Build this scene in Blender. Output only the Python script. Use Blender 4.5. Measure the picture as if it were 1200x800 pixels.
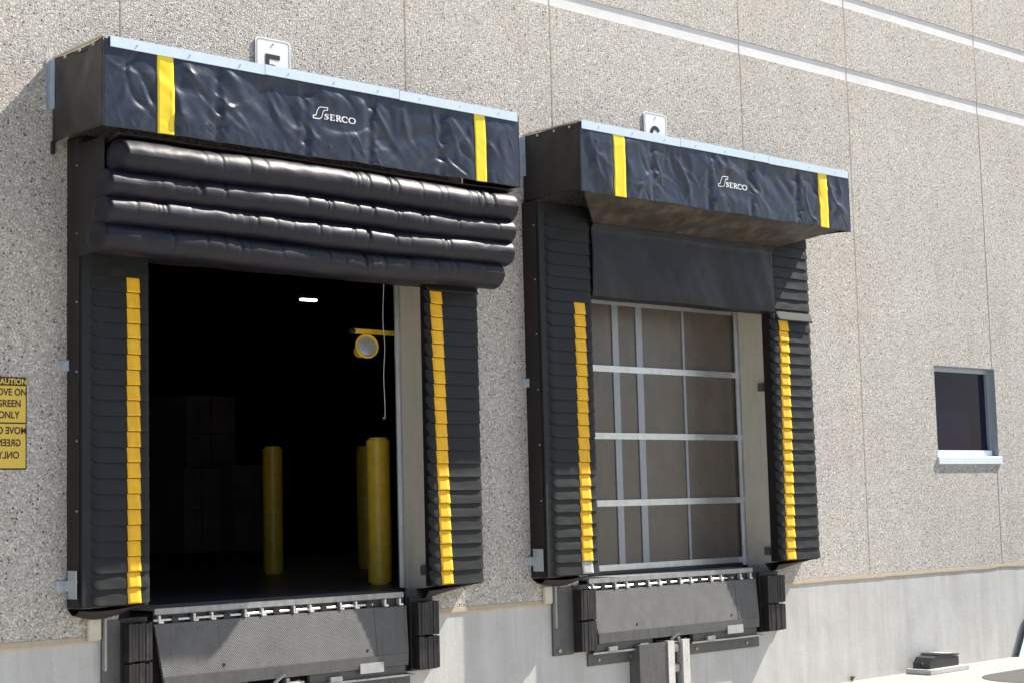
import bpy, bmesh, math, random
from mathutils import Vector, Matrix, noise
random.seed(7)
S = bpy.context.scene
C = S.collection
for o in list(bpy.data.objects): bpy.data.objects.remove(o)

# ---------------------------------------------------------------- camera
GZ = -1.79                      # ground level; z = 0 is eye height, the wall face is y = 0
def cam_axes(yaw, pitch, roll):
    cy, sy, cp, sp = math.cos(yaw), math.sin(yaw), math.cos(pitch), math.sin(pitch)
    f = Vector((sy*cp, cy*cp, sp)); r = Vector((cy, -sy, 0)); u = r.cross(f)
    cr, sr = math.cos(roll), math.sin(roll)
    return cr*r + sr*u, -sr*r + cr*u, f
r, u, f = cam_axes(math.radians(42.4), math.radians(5.69), math.radians(-1.5))
cd = bpy.data.cameras.new('camera'); cam = bpy.data.objects.new('camera', cd); C.objects.link(cam)
cam.matrix_world = Matrix(((r.x, u.x, -f.x, 0), (r.y, u.y, -f.y, -9.9), (r.z, u.z, -f.z, 0), (0, 0, 0, 1)))
cd.sensor_width = 36; cd.lens = 1930/1200*36; cd.clip_start = .1; cd.clip_end = 2000
S.camera = cam

# ---------------------------------------------------------------- sky, sun, exposure
SUN = Vector((3.8, -1.0, 4.56)).normalized()
w = bpy.data.worlds.new('World'); S.world = w; w.use_nodes = True
nt = w.node_tree; nt.nodes.clear()
sky = nt.nodes.new('ShaderNodeTexSky'); sky.sky_type = 'NISHITA'; sky.sun_disc = False
sky.sun_elevation = math.asin(SUN.z); sky.sun_rotation = math.atan2(SUN.x, SUN.y)
bg = nt.nodes.new('ShaderNodeBackground'); bg.inputs[1].default_value = .075
ow = nt.nodes.new('ShaderNodeOutputWorld')
nt.links.new(sky.outputs[0], bg.inputs[0]); nt.links.new(bg.outputs[0], ow.inputs[0])
ld = bpy.data.lights.new('sun', 'SUN'); ld.energy = 5.0; ld.angle = math.radians(.5); ld.color = (1, .94, .84)
sun = bpy.data.objects.new('sun', ld); C.objects.link(sun); sun.location = SUN*40
sun.rotation_euler = SUN.to_track_quat('Z', 'Y').to_euler()
S.view_settings.view_transform = 'Standard'; S.view_settings.look = 'None'
S.view_settings.exposure = 1.05; S.view_settings.gamma = 1

# ---------------------------------------------------------------- materials
class NT:
    def __init__(s, name):
        s.m = bpy.data.materials.new(name); s.m.use_nodes = True; s.t = s.m.node_tree
        s.b = s.t.nodes['Principled BSDF']; s.tc = None
    def n(s, kind, **kw):
        x = s.t.nodes.new(kind)
        for k, v in kw.items(): setattr(x, k, v)
        return x
    def l(s, a, b): s.t.links.new(a, b)
    def co(s, scale=(1, 1, 1), rot=(0, 0, 0)):
        if not s.tc:
            s.tc = s.n('ShaderNodeNewGeometry')
        mp = s.n('ShaderNodeMapping'); mp.inputs['Scale'].default_value = scale; mp.inputs['Rotation'].default_value = rot
        s.l(s.tc.outputs['Position'], mp.inputs[0]); return mp.outputs[0]
    def noise(s, scale, detail=4, rough=.55, vec=None, dist=0):
        x = s.n('ShaderNodeTexNoise'); x.inputs['Scale'].default_value = scale; x.inputs['Detail'].default_value = detail
        x.inputs['Roughness'].default_value = rough; x.inputs['Distortion'].default_value = dist
        s.l(vec if vec is not None else s.co(), x.inputs['Vector']); return x.outputs[0]
    def vor(s, scale, vec=None, feature='F1'):
        x = s.n('ShaderNodeTexVoronoi', feature=feature); x.inputs['Scale'].default_value = scale
        s.l(vec if vec is not None else s.co(), x.inputs['Vector']); return x
    def ramp(s, fac, stops, interp='LINEAR'):
        x = s.n('ShaderNodeValToRGB'); e = x.color_ramp.elements; x.color_ramp.interpolation = interp
        while len(e) < len(stops): e.new(.5)
        for el, (p, c) in zip(e, stops):
            el.position = p; el.color = (*c, 1) if len(c) == 3 else c
        s.l(fac, x.inputs[0]); return x.outputs[0]
    def mix(s, fac, a, b, mode='MIX'):
        x = s.n('ShaderNodeMix', data_type='RGBA', blend_type=mode)
        for sock, v in ((x.inputs[0], fac), (x.inputs[6], a), (x.inputs[7], b)):
            if isinstance(v, (int, float)): sock.default_value = v
            elif isinstance(v, tuple): sock.default_value = (*v, 1)
            else: s.l(v, sock)
        return x.outputs[2]
    def math(s, op, a, b=0.0):
        x = s.n('ShaderNodeMath', operation=op)
        for sock, v in ((x.inputs[0], a), (x.inputs[1], b)):
            if isinstance(v, (int, float)): sock.default_value = v
            else: s.l(v, sock)
        return x.outputs[0]
    def bump(s, h, strength, dist, prev=None):
        x = s.n('ShaderNodeBump'); x.inputs['Strength'].default_value = strength; x.inputs['Distance'].default_value = dist
        s.l(h, x.inputs['Height'])
        if prev: s.l(prev, x.inputs['Normal'])
        return x.outputs[0]
    def out(s, color=None, rough=None, metal=None, spec=None, normal=None):
        for k, v in (('Base Color', color), ('Roughness', rough), ('Metallic', metal), ('Specular IOR Level', spec), ('Normal', normal)):
            if v is None: continue
            if isinstance(v, tuple): s.b.inputs[k].default_value = (*v, 1)
            elif isinstance(v, (int, float)): s.b.inputs[k].default_value = v
            else: s.l(v, s.b.inputs[k])
        return s.m
def g(v): return (v, v, v)

def m_aggregate():
    a = NT('exposed_aggregate')
    wob = a.noise(60, 2)
    vec = a.n('ShaderNodeVectorMath', operation='ADD'); sc = a.n('ShaderNodeVectorMath', operation='SCALE')
    nz = a.n('ShaderNodeTexNoise'); nz.inputs['Scale'].default_value = 40; a.l(a.co(), nz.inputs['Vector'])
    a.l(nz.outputs[1], sc.inputs[0]); sc.inputs['Scale'].default_value = .012
    a.l(a.co(), vec.inputs[0]); a.l(sc.outputs[0], vec.inputs[1])
    v = a.vor(96, vec.outputs[0])
    sep = a.n('ShaderNodeSeparateColor'); a.l(v.outputs['Color'], sep.inputs[0])
    stone = a.ramp(sep.outputs[0], [(0, (.12, .115, .12)), (.035, (.22, .20, .19)), (.08, (.42, .395, .37)), (.35, (.58, .545, .505)), (.6, (.42, .40, .385)), (.78, (.72, .69, .65)), (.90, (.86, .83, .78)), (.975, (.33, .25, .20))], 'CONSTANT')
    stone = a.mix(.2, stone, (.60, .57, .535))
    mort = a.ramp(v.outputs['Distance'], [(0, g(0)), (.55, g(0)), (.85, g(.8))])
    c = a.mix(mort, stone, (.48, .445, .41))
    v2 = a.vor(34, a.co())
    s2 = a.n('ShaderNodeSeparateColor'); a.l(v2.outputs['Color'], s2.inputs[0])
    big = a.math('MULTIPLY', a.math('GREATER_THAN', s2.outputs[1], .925), a.math('LESS_THAN', v2.outputs['Distance'], .27))
    bc = a.ramp(s2.outputs[2], [(0, (.13, .125, .135)), (.55, (.22, .18, .16)), (.75, (.72, .70, .64))], 'CONSTANT')
    c = a.mix(big, c, bc)
    blot = a.noise(.9, 5, .6)
    c = a.mix(a.ramp(blot, [(.35, g(0)), (.65, g(.35))]), c, a.mix(1, c, (.80, .77, .76), 'MULTIPLY'))
    rain = a.noise(1.0, 4, .6, a.co((3.5, 1, .35)))
    c = a.mix(a.ramp(rain, [(.5, g(0)), (.72, g(.3))]), c, a.mix(1, c, (.78, .74, .70), 'MULTIPLY'))
    h = a.math('SUBTRACT', 1, v.outputs['Distance'])
    h = a.math('ADD', h, a.math('MULTIPLY', sep.outputs[2], .8))
    n1 = a.bump(h, .9, .0055)
    n1 = a.bump(a.noise(260, 3), .25, .003, n1)
    return a.out(c, .82, spec=.35, normal=n1)
def m_concrete(name, base, dirt, streak=True, lighter=None):
    a = NT(name)
    n1 = a.noise(2.2, 6, .62)
    c = a.mix(a.ramp(n1, [(.3, g(0)), (.7, g(1))]), base, dirt)
    if streak:
        s = a.noise(2.4, 5, .65, a.co((2.2, 2.2, .22)))
        c = a.mix(a.ramp(s, [(.42, g(0)), (.7, g(.45))]), c, tuple(x*1.22 for x in base))
        s = a.noise(5.5, 4, .6, a.co((2.5, 2.5, .12)))
        c = a.mix(a.ramp(s, [(.5, g(0)), (.78, g(.25))]), c, tuple(x*.72 for x in dirt))
    c = a.mix(a.ramp(a.noise(120, 3), [(.35, g(.25)), (.6, g(0))]), c, tuple(x*.6 for x in dirt))
    n = a.bump(a.noise(90, 4), .25, .004); n = a.bump(a.noise(6, 4), .3, .01, n)
    return a.out(c, .85, spec=.3, normal=n)
def m_vinyl(name='black_vinyl', base=(.010, .011, .015), rough=.3, dust=.25, dustc=(.05, .045, .04), spec=.55):
    a = NT(name)
    d = a.noise(7, 6, .65)
    c = a.mix(a.ramp(d, [(.45, g(0)), (.8, g(dust))]), base, dustc)
    rr = a.math('ADD', rough - .08, a.math('MULTIPLY', a.noise(16, 4), .2))
    n = a.bump(a.noise(9, 3, .5, a.co((1, 1, 1)), .8), .22, .012)
    n = a.bump(a.noise(420, 2), .12, .001, n)
    return a.out(c, rr, spec=spec, normal=n)
def m_rubber(name, base, rough=.6, dust=.3, dc=(.09, .085, .08)):
    a = NT(name)
    c = a.mix(a.ramp(a.noise(5, 6, .65), [(.45, g(0)), (.8, g(dust))]), base, dc)
    sc_ = a.noise(9, 5, .7, a.co((1, 1, .3)))
    c = a.mix(a.ramp(sc_, [(.62, g(0)), (.75, g(dust))]), c, tuple(x*1.6 for x in dc))
    n = a.bump(a.noise(60, 4), .2, .004)
    return a.out(c, rough, spec=.4, normal=n)
def m_bumper():
    a = NT('worn_bumper_rubber')
    t = a.noise(1, 5, .7, a.co((90, 60, 5)))
    c = a.mix(a.ramp(t, [(.45, g(0)), (.7, g(1))]), (.012, .011, .012), (.075, .06, .056))
    t2 = a.noise(1, 3, .6, a.co((12, 10, 9)))
    c = a.mix(a.ramp(t2, [(.45, g(0)), (.62, g(1))]), (.014, .012, .013), c)
    return a.out(c, .55, normal=a.bump(t, .6, .006))
def m_paint(name, base, rough=.4, wear=.3, wc=None, metal=0.0, scale=14):
    a = NT(name)
    wc = wc or tuple(x*.55 for x in base)
    c = a.mix(a.ramp(a.noise(scale, 6, .7), [(.42, g(0)), (.78, g(wear))]), base, wc)
    c = a.mix(a.ramp(a.noise(1, 4, .6, a.co((20, 20, 2))), [(.5, g(0)), (.8, g(wear))]), c, wc)
    rr = a.math('ADD', rough - .1, a.math('MULTIPLY', a.noise(25, 3), .2))
    return a.out(c, rr, metal=metal, normal=a.bump(a.noise(35, 4), .12, .003))
def m_tread():
    # raised lozenge bars of checker plate, alternating diagonals
    a = NT('checker_plate_steel')
    s = a.n('ShaderNodeSeparateXYZ'); a.l(a.co(), s.inputs[0])
    X, Z = s.outputs[0], s.outputs[2]
    K = 2*math.pi/.036
    p = a.math('SINE', a.math('MULTIPLY', a.math('ADD', X, Z), K)); q = a.math('SINE', a.math('MULTIPLY', a.math('SUBTRACT', X, Z), K))
    pq = a.math('MULTIPLY', p, q)
    fine = a.math('MAXIMUM', a.math('SUBTRACT', a.math('ABSOLUTE', pq), .35), 0)
    c = a.mix(a.ramp(a.noise(6, 6, .65), [(.35, g(0)), (.75, g(1))]), (.155, .155, .155), (.095, .093, .09))
    c = a.mix(a.ramp(fine, [(0, g(0)), (.25, g(.55))]), c, (.28, .28, .28))
    c = a.mix(a.ramp(a.noise(1, 4, .6, a.co((26, 10, 1.6))), [(.55, g(0)), (.8, g(.5))]), c, (.09, .08, .075))
    n = a.bump(fine, .9, .012)
    return a.out(c, .55, metal=.1, spec=.35, normal=n)

M = dict(
    agg=m_aggregate(),
    conc=m_concrete('foundation_concrete', (.56, .56, .55), (.46, .45, .43)),
    band=m_concrete('pale_reveal_concrete', (.80, .80, .81), (.70, .70, .71), False),
    apron=m_concrete('apron_concrete', (.43, .415, .37), (.36, .34, .30), False),
    caulk=m_paint('tan_caulk', (.48, .40, .30), .8, .5, (.34, .27, .19)),
    vinyl=m_vinyl('black_vinyl', (.010, .016, .036), .31, .12, (.030, .038, .06)), vinyl_side=m_vinyl('bounce_brown_side_vinyl', (.020, .017, .016), .38, .6, (.075, .065, .055)),  # vinyl_side: brown light bounced off the ground is mixed into its colour
    vinyl_dark=m_vinyl('dark_side_vinyl', (.010, .007, .008), .42, .3, (.04, .032, .03)),
    vinyl_under=m_vinyl('bounce_tan_underside_vinyl', (.028, .022, .017), .5, .9, (.13, .10, .07)),  # tan ground bounce on the downward face is painted into this colour
    vinyl_tan=m_vinyl('dusty_head_vinyl', (.006, .007, .014), .5, .3, (.035, .028, .026), spec=.4),
    tube=m_vinyl('tube_vinyl', (.006, .006, .015), .46, .25, (.022, .019, .024), spec=.36),
    pleat=m_rubber('pleat_fabric', (.007, .0085, .010), .62, .2, (.026, .029, .031)),
    padside=m_rubber('pad_side_fabric', (.016, .011, .012), .6, .5, (.05, .035, .035)),
    yellow=m_paint('yellow_stripe', (.90, .49, .006), .65, .45, (.50, .26, .03)),
    yellow_t=m_paint('yellow_tape', (.90, .66, .02), .35, .2, (.70, .45, .02)),
    tape=m_paint('duct_tape', (.42, .42, .42), .45, .5, (.25, .25, .25)),
    galv=m_paint('galvanised_steel', (.55, .60, .66), .38, .5, (.36, .42, .47), metal=.6),
    galvtrim=m_paint('pale_trim_angle', (.60, .70, .80), .4, .35, (.48, .58, .68), metal=.25),
    alu=m_paint('brushed_aluminium', (.62, .63, .65), .36, .45, (.38, .38, .38), metal=.75),
    stile=m_paint('blue_grey_stile', (.30, .325, .36), .45, .4, (.22, .23, .25), metal=.4),
    steel=m_paint('grey_painted_steel', (.10, .10, .10), .5, .7, (.06, .055, .05)),
    steell=m_paint('pale_worn_steel', (.36, .36, .36), .42, .6, (.16, .15, .14), metal=.4),
    bright=m_paint('polished_hinge_steel', (.75, .75, .74), .3, .4, (.3, .29, .28), metal=.6),
    dark=m_paint('dark_steel', (.025, .024, .024), .55, .5, (.05, .045, .04)),
    tread=m_tread(), bumper=m_bumper(),
    wood=m_paint('pale_timber_edge', (.60, .52, .33), .7, .4, (.42, .34, .2)),
    foam=m_paint('off_white_block', (.62, .58, .50), .8, .5, (.42, .38, .3)),
    jamb=m_paint('beige_jamb_paint', (.60, .565, .48), .55, .25, (.33, .29, .22)),
    white=m_paint('white_sign_face', (.90, .91, .92), .35, .08, (.6, .6, .6)),
    blue_white=m_paint('white_sill_metal', (.70, .80, .84), .4, .2, (.5, .6, .64)),
    black=m_paint('black_print', (.012, .012, .014), .45, .1),
    signy=m_paint('sign_yellow', (.72, .50, .06), .45, .3, (.55, .38, .08)),
    bollard=m_paint('bollard_yellow', (.92, .60, .05), .38, .45, (.35, .24, .03)),
    pane=m_paint('dusty_door_pane', (.095, .080, .068), .30, .6, (.15, .125, .105), scale=5),
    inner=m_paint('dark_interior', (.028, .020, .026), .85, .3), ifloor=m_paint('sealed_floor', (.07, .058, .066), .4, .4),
    wrap=m_paint('wrapped_goods', (.30, .24, .30), .45, .7, (.12, .1, .12), scale=3),
    plastic=m_paint('black_plastic', (.022, .024, .028), .35, .3, (.06, .06, .06)),
    leaf=m_paint('weed_leaf', (.08, .14, .04), .6, .4),
    whitetext=m_paint('white_print', (.85, .86, .88), .5, .05),
    frame=m_paint('grey_window_frame', (.36, .40, .46), .42, .3, (.27, .30, .35), metal=.3),
    asph=m_paint('asphalt', (.06, .06, .065), .85, .5, (.09, .085, .085), scale=60),
)
def m_glass():
    a = NT('dark_window_glass'); a.out((.010, .008, .030), .04, spec=.12); return a.m
M['glass'] = m_glass()
def m_emit():
    a = NT('lit_tube'); a.b.inputs['Emission Color'].default_value = (1, .95, .78, 1); a.b.inputs['Emission Strength'].default_value = 3.0
    a.out((.9, .9, .85), .5); return a.m
M['emit'] = m_emit()
def m_lens():
    a = NT('lamp_lens'); a.out((.65, .68, .70), .12, metal=.5); return a.m
M['lens'] = m_lens()

# ---------------------------------------------------------------- helpers
def thing(name, label, cat, loc=(0, 0, 0), group=None):
    o = bpy.data.objects.new(name, None); C.objects.link(o); o.location = loc; o.empty_display_size = .2
    o['label'] = label; o['category'] = cat
    if group: o['group'] = group
    return o
def tag(o, label=None, cat=None, group=None, kind=None):
    for k, v in (('label', label), ('category', cat), ('group', group), ('kind', kind)):
        if v: o[k] = v
    return o
def world(o):
    p = Vector(o.location); q = o.parent
    while q: p += Vector(q.location); q = q.parent
    return p
class MB:
    """collects shapes in world coordinates, links them as ONE mesh object"""
    def __init__(s): s.bm = bmesh.new()
    def box(s, x0, x1, y0, y1, z0, z1, bev=0, rot=None):
        b = bmesh.new(); bmesh.ops.create_cube(b, size=1)
        c = Vector(((x0+x1)/2, (y0+y1)/2, (z0+z1)/2)); d = (abs(x1-x0), abs(y1-y0), abs(z1-z0))
        for v in b.verts: v.co = Vector((v.co.x*d[0], v.co.y*d[1], v.co.z*d[2]))
        if bev: bmesh.ops.bevel(b, geom=b.edges[:], offset=min(bev, min(d)*.45), segments=2, affect='EDGES')
        for v in b.verts:
            if rot: v.co = rot @ v.co
            v.co += c
        return s.add(b)
    def cyl(s, p, q, r0, r1=None, seg=20, bev=0):
        p, q = Vector(p), Vector(q); d = q-p; r1 = r0 if r1 is None else r1
        b = bmesh.new(); bmesh.ops.create_cone(b, cap_ends=True, segments=seg, radius1=r0, radius2=r1, depth=d.length)
        if bev:
            ed = [e for e in b.edges if abs(e.verts[0].co.z-e.verts[1].co.z) < 1e-6]
            bmesh.ops.bevel(b, geom=ed, offset=bev, segments=2, affect='EDGES')
        b.transform(Matrix.Translation((p+q)/2) @ d.to_track_quat('Z', 'Y').to_matrix().to_4x4())
        return s.add(b)
    def tube(s, pts, r, seg=8):
        pts = [Vector(p) for p in pts]; rings = []
        for i, p in enumerate(pts):
            t = (pts[min(i+1, len(pts)-1)] - pts[max(i-1, 0)]).normalized()
            a = t.cross(Vector((.1, 1, .2))).normalized(); c = t.cross(a)
            rings.append([s.bm.verts.new(p + r*(math.cos(2*math.pi*k/seg)*a + math.sin(2*math.pi*k/seg)*c)) for k in range(seg)])
        for A, B in zip(rings, rings[1:]):
            for k in range(seg): s.bm.faces.new((A[k], A[(k+1) % seg], B[(k+1) % seg], B[k]))
        s.bm.faces.new(rings[0]); s.bm.faces.new(rings[-1][::-1]); return s
    def prism(s, poly, axis, a, b):
        """poly: 2D outline; axis: 'x','y','z' extrusion direction between a and b"""
        def P(p, t): return {'x': (t, p[0], p[1]), 'y': (p[0], t, p[1]), 'z': (p[0], p[1], t)}[axis]
        A = [s.bm.verts.new(P(p, a)) for p in poly]; B = [s.bm.verts.new(P(p, b)) for p in poly]
        n = len(poly)
        for k in range(n): s.bm.faces.new((A[k], A[(k+1) % n], B[(k+1) % n], B[k]))
        s.bm.faces.new(A[::-1]); s.bm.faces.new(B); return s
    def grid(s, nx, ny, fn, thick=0):
        V = [[s.bm.verts.new(fn(i/nx, j/ny)) for j in range(ny+1)] for i in range(nx+1)]
        for i in range(nx):
            for j in range(ny): s.bm.faces.new((V[i][j], V[i+1][j], V[i+1][j+1], V[i][j+1]))
        return s
    def add(s, b):
        me = bpy.data.meshes.new('t'); b.to_mesh(me); b.free(); s.bm.from_mesh(me); bpy.data.meshes.remove(me); return s
    def build(s, name, mat, parent=None, smooth=False, origin=None, solid=0, ang=40):
        bm = s.bm
        bmesh.ops.recalc_face_normals(bm, faces=bm.faces[:]) if not solid else None
        if origin is None:
            if parent is not None: org = world(parent)
            else:
                xs = [v.co.x for v in bm.verts]; ys = [v.co.y for v in bm.verts]; zs = [v.co.z for v in bm.verts]
                org = Vector(((min(xs)+max(xs))/2, (min(ys)+max(ys))/2, min(zs)))
        else: org = Vector(origin)
        bmesh.ops.translate(bm, verts=bm.verts[:], vec=-org)
        me = bpy.data.meshes.new(name); bm.to_mesh(me); bm.free()
        o = bpy.data.objects.new(name, me); C.objects.link(o); me.materials.append(M[mat] if isinstance(mat, str) else mat)
        if smooth:
            for p in me.polygons: p.use_smooth = True
            me.set_sharp_from_angle(angle=math.radians(ang))
        if parent is not None: o.parent = parent; o.location = org - world(parent)
        else: o.location = org
        if solid:
            md = o.modifiers.new('thickness', 'SOLIDIFY'); md.thickness = solid; md.offset = 0
        return o
def fbm(x, y, z=0): return noise.fractal(Vector((x, y, z)), 1.0, 2.0, 4)
def text_mesh(s, size, bold=0.0, mirror=False, depth=.002, name='lettering', mat='black', align="CENTER", shear=0, space=1.0):
    cu = bpy.data.curves.new('t', 'FONT'); cu.body = s; cu.size = size; cu.offset = bold; cu.extrude = depth
    cu.align_x = align; cu.shear = shear; cu.space_character = space
    t = bpy.data.objects.new('t', cu); C.objects.link(t); bpy.context.view_layer.update()
    me = bpy.data.meshes.new_from_object(t.evaluated_get(bpy.context.evaluated_depsgraph_get()))
    bpy.data.objects.remove(t); bpy.data.curves.remove(cu)
    bm = bmesh.new(); bm.from_mesh(me); bpy.data.meshes.remove(me)
    if mirror:
        for v in bm.verts: v.co.x *= -1
        bmesh.ops.reverse_faces(bm, faces=bm.faces[:])
    return bm

# ================================================================ GROUND
MB().grid(1, 1, lambda a, b: Vector((-400+800*a, -500+500.3*b, GZ))).build('ground', 'apron')['kind'] = 'structure'
pts = [(14.15, -6)]
for k in range(9):
    t = math.pi/2*k/8; pts.append((14.15+.55-.55*math.cos(t), -1.25+.5*math.sin(t)))
pts += [(40, -.62), (40, -6)]
b = MB(); b.bm.faces.new([b.bm.verts.new((x, y, GZ+.004)) for x, y in pts]); b.build('asphalt_drive', 'asph')['kind'] = 'structure'
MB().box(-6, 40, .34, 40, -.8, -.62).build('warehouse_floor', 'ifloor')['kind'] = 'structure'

# ================================================================ BUILDING
D5 = dict(x0=5.46, x1=8.115, top=2.15); D6 = dict(x0=9.72, x1=12.27, top=2.15); WIN = dict(x0=15.11, x1=16.30, z0=.40, z1=1.375)
bld = thing('warehouse_building', 'grey exposed aggregate warehouse wall with two truck docks and one small window', 'building', (10, 0, GZ))
def wall_rects():
    zs = [(-.77, 4.255), (4.39, 5.03), (5.16, 9.0)]
    for z0, z1 in zs: yield z0, z1
mb = MB()
def slab(x0, x1, z0, z1, y0=0, y1=.30): mb.box(x0, x1, y0, y1, z0, z1)
# lower field split round the openings (pieces butt end to end)
slab(-8, D5['x0'], -.77, 4.255); slab(D5['x0'], D5['x1'], D5['top'], 4.255); slab(D5['x1'], D6['x0'], -.77, 4.255)
slab(D6['x0'], D6['x1'], D6['top'], 4.255); slab(D6['x1'], WIN['x0'], -.77, 4.255)
slab(WIN['x0'], WIN['x1'], -.77, WIN['z0']); slab(WIN['x0'], WIN['x1'], WIN['z1'], 4.255); slab(WIN['x1'], 40, -.77, 4.255)
slab(-8, 40, 4.39, 5.03); slab(-8, 40, 5.16, 9)
mb.build('wall', 'agg', bld)
mb = MB(); mb.box(-8, 40, .011, .29, 4.2555, 4.3895); mb.box(-8, 40, .011, .29, 5.0305, 5.1595); mb.build('reveal_band', 'band', bld)
# foundation, set back a little below the panels; pits for the levelers
mb = MB()
for x0, x1, z1 in ((-8, 5.66, -.80), (5.66, 7.92, -1.22), (7.92, 9.85, -.80), (9.85, 12.10, -1.22), (12.10, 40, -.80)):
    mb.box(x0, x1, .006, .5, GZ-.3, z1)
mb.build('foundation', 'conc', bld)
# rough tan caulk line at the seam
mb = MB()
for x0, x1 in ((-8, 5.30), (8.14, 9.48), (12.32, 40)):
    n = max(2, int((x1-x0)/.08))
    def F(a, b, x0=x0, x1=x1):
        x = x0+(x1-x0)*a
        wv = .010*fbm(x*2.3, 3.1)+.006*fbm(x*9, .3)
        z = -.768 if b < .5 else -.815+wv
        y = [.004, -.001, -.003, .0075][round(b*3)]
        z = [-.7695, -.775, -.805+wv, -.822+wv][round(b*3)]
        return Vector((x, y, z))
    mb.grid(n, 3, F)
mb.build('seam_caulk', 'caulk', bld, solid=0)
# vertical panel joints
for X in (1.3, 3.05, 5.49, 7.99, 9.58, 12.10, 13.81, 16.255, 17.98, 20.4, 22.1, 24.5):
    mb = MB()
    segs = [(-.77, 4.256), (4.389, 5.031), (5.159, 9)]
    if 5.4 < X < 12.3: segs[0] = (2.16, 4.256)
    for z0, z1 in segs:
        if X == 16.255:
            if z0 < 0: 
                mb.box(X-.006, X+.006, -.0025, .01, -.768, .30); mb.box(X-.006, X+.006, -.0025, .01, 1.38, z1); continue
        n = int((z1-z0)/.15)+1
        def F(a, b, z0=z0, z1=z1, X=X):
            z = z0+(z1-z0)*a; return Vector((X + (b-.5)*.010 + .0016*fbm(z*3, X), -.003, z))
        mb.grid(n, 1, F)
    for z in (4.322, 5.095): mb.box(X-.004, X+.004, .008, .0105, z-.062, z+.062)
    mb.build('panel_joint', 'caulk', bld)
# interior shell, keeps the room dark
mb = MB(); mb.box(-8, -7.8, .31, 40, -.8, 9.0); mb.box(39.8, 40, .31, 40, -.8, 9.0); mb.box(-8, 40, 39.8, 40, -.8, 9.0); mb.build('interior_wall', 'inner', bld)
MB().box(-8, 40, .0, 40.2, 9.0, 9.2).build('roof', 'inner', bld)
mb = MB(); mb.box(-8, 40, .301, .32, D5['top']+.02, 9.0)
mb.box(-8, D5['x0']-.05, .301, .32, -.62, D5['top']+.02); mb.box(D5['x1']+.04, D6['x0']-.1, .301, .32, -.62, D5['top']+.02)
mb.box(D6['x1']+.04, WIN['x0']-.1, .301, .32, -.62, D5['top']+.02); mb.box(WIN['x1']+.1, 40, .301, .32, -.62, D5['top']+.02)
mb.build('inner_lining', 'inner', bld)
# jamb linings (beige) and the pale strips at their inner edge
for X, s, top in ((D5['x1'], -1, 2.15), (D6['x1'], -1, 2.15), (D5['x0'], 1, 2.15), (D6['x0'], 1, 2.15)):
    MB().box(X, X+s*.004, .003, .318, -.615, top-.004, 0).build('door_jamb', 'jamb', bld)
    MB().box(X+s*.005, X+s*.012, .285, .335, -.612, top-.006, 0).box(X+s*.012, X+s*.034, .322, .335, -.612, top-.006).build('door_track', 'alu', bld)
for X, z in ((D6['x1'], 1.06), (D6['x1'], -.48), (D5['x1'], -.47)):
    MB().box(X-.05, X-.008, -.012, .05, z-.04, z+.035, .004).build('jamb_clip', 'steel', bld)
# window
wf = MB(); X0, X1, Z0, Z1 = WIN['x0'], WIN['x1'], WIN['z0'], WIN['z1']
wf.box(X0, X0+.055, .07, .15, Z0, Z1, .004); wf.box(X1-.055, X1, .07, .15, Z0, Z1, .004)
wf.box(X0+.055, X1-.055, .07, .15, Z1-.055, Z1, .004); wf.box(X0+.055, X1-.055, .06, .15, Z0, Z0+.06, .004)
# metal liner of the reveal
wf.box(X0+.001, X0+.006, .002, .07, Z0, Z1); wf.box(X1-.006, X1-.001, .002, .07, Z0, Z1); wf.box(X0+.006, X1-.006, .002, .07, Z1-.006, Z1-.001)
win = wf.build('window', 'frame', bld)
MB().box(X0+.05, X1-.05, .105, .112, Z0+.055, Z1-.05).build('window_pane', 'glass', win)
MB().box(X0, X1-.045, .055, .066, Z0+.003, Z0+.075, .003).build('window_bead', 'blue_white', win)
MB().prism([(-.022, .325), (-.022, .395), (-.018, .402), (.0645, .418), (.0645, .380), (-.001, .37), (-.001, .325)], 'x', X0-.01, X1+.035).build('window_sill', 'blue_white', win)
MB().box(X0+.1, X1, .35, 1.6, .2, .55).build('room_shelf', 'inner', win)

# closed sectional door of the right dock
DY = .345
door = MB().box(D6['x0']-.05, D6['x1']+.05, DY+.012, DY+.045, -.60, 2.4).build('dock_door', 'pane', bld)
for z in (1.80, 1.197, .598, .004, -.560):
    hh = .030 if z > -.5 else .028
    MB().box(D6['x0']-.04, D6['x1']+.0, DY-.010, DY+.0115, z-hh, z+hh-.004, .004).box(D6['x0']-.04, D6['x1'], DY-.014, DY-.0102, z-.004, z+.002).build('rail', 'alu', door)
for x, wd in ((9.98, .03), (10.615, .040), (10.925, .042), (11.525, .017)):
    MB().box(x-wd, x+wd, DY+.001, DY+.0118, -.585, 2.3, .002).build('stile', 'stile', door)
MB().box(D6['x0'], D6['x1'], DY-.02, DY+.03, -.617, -.592, .008).build('bottom_seal', 'plastic', door)

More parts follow.
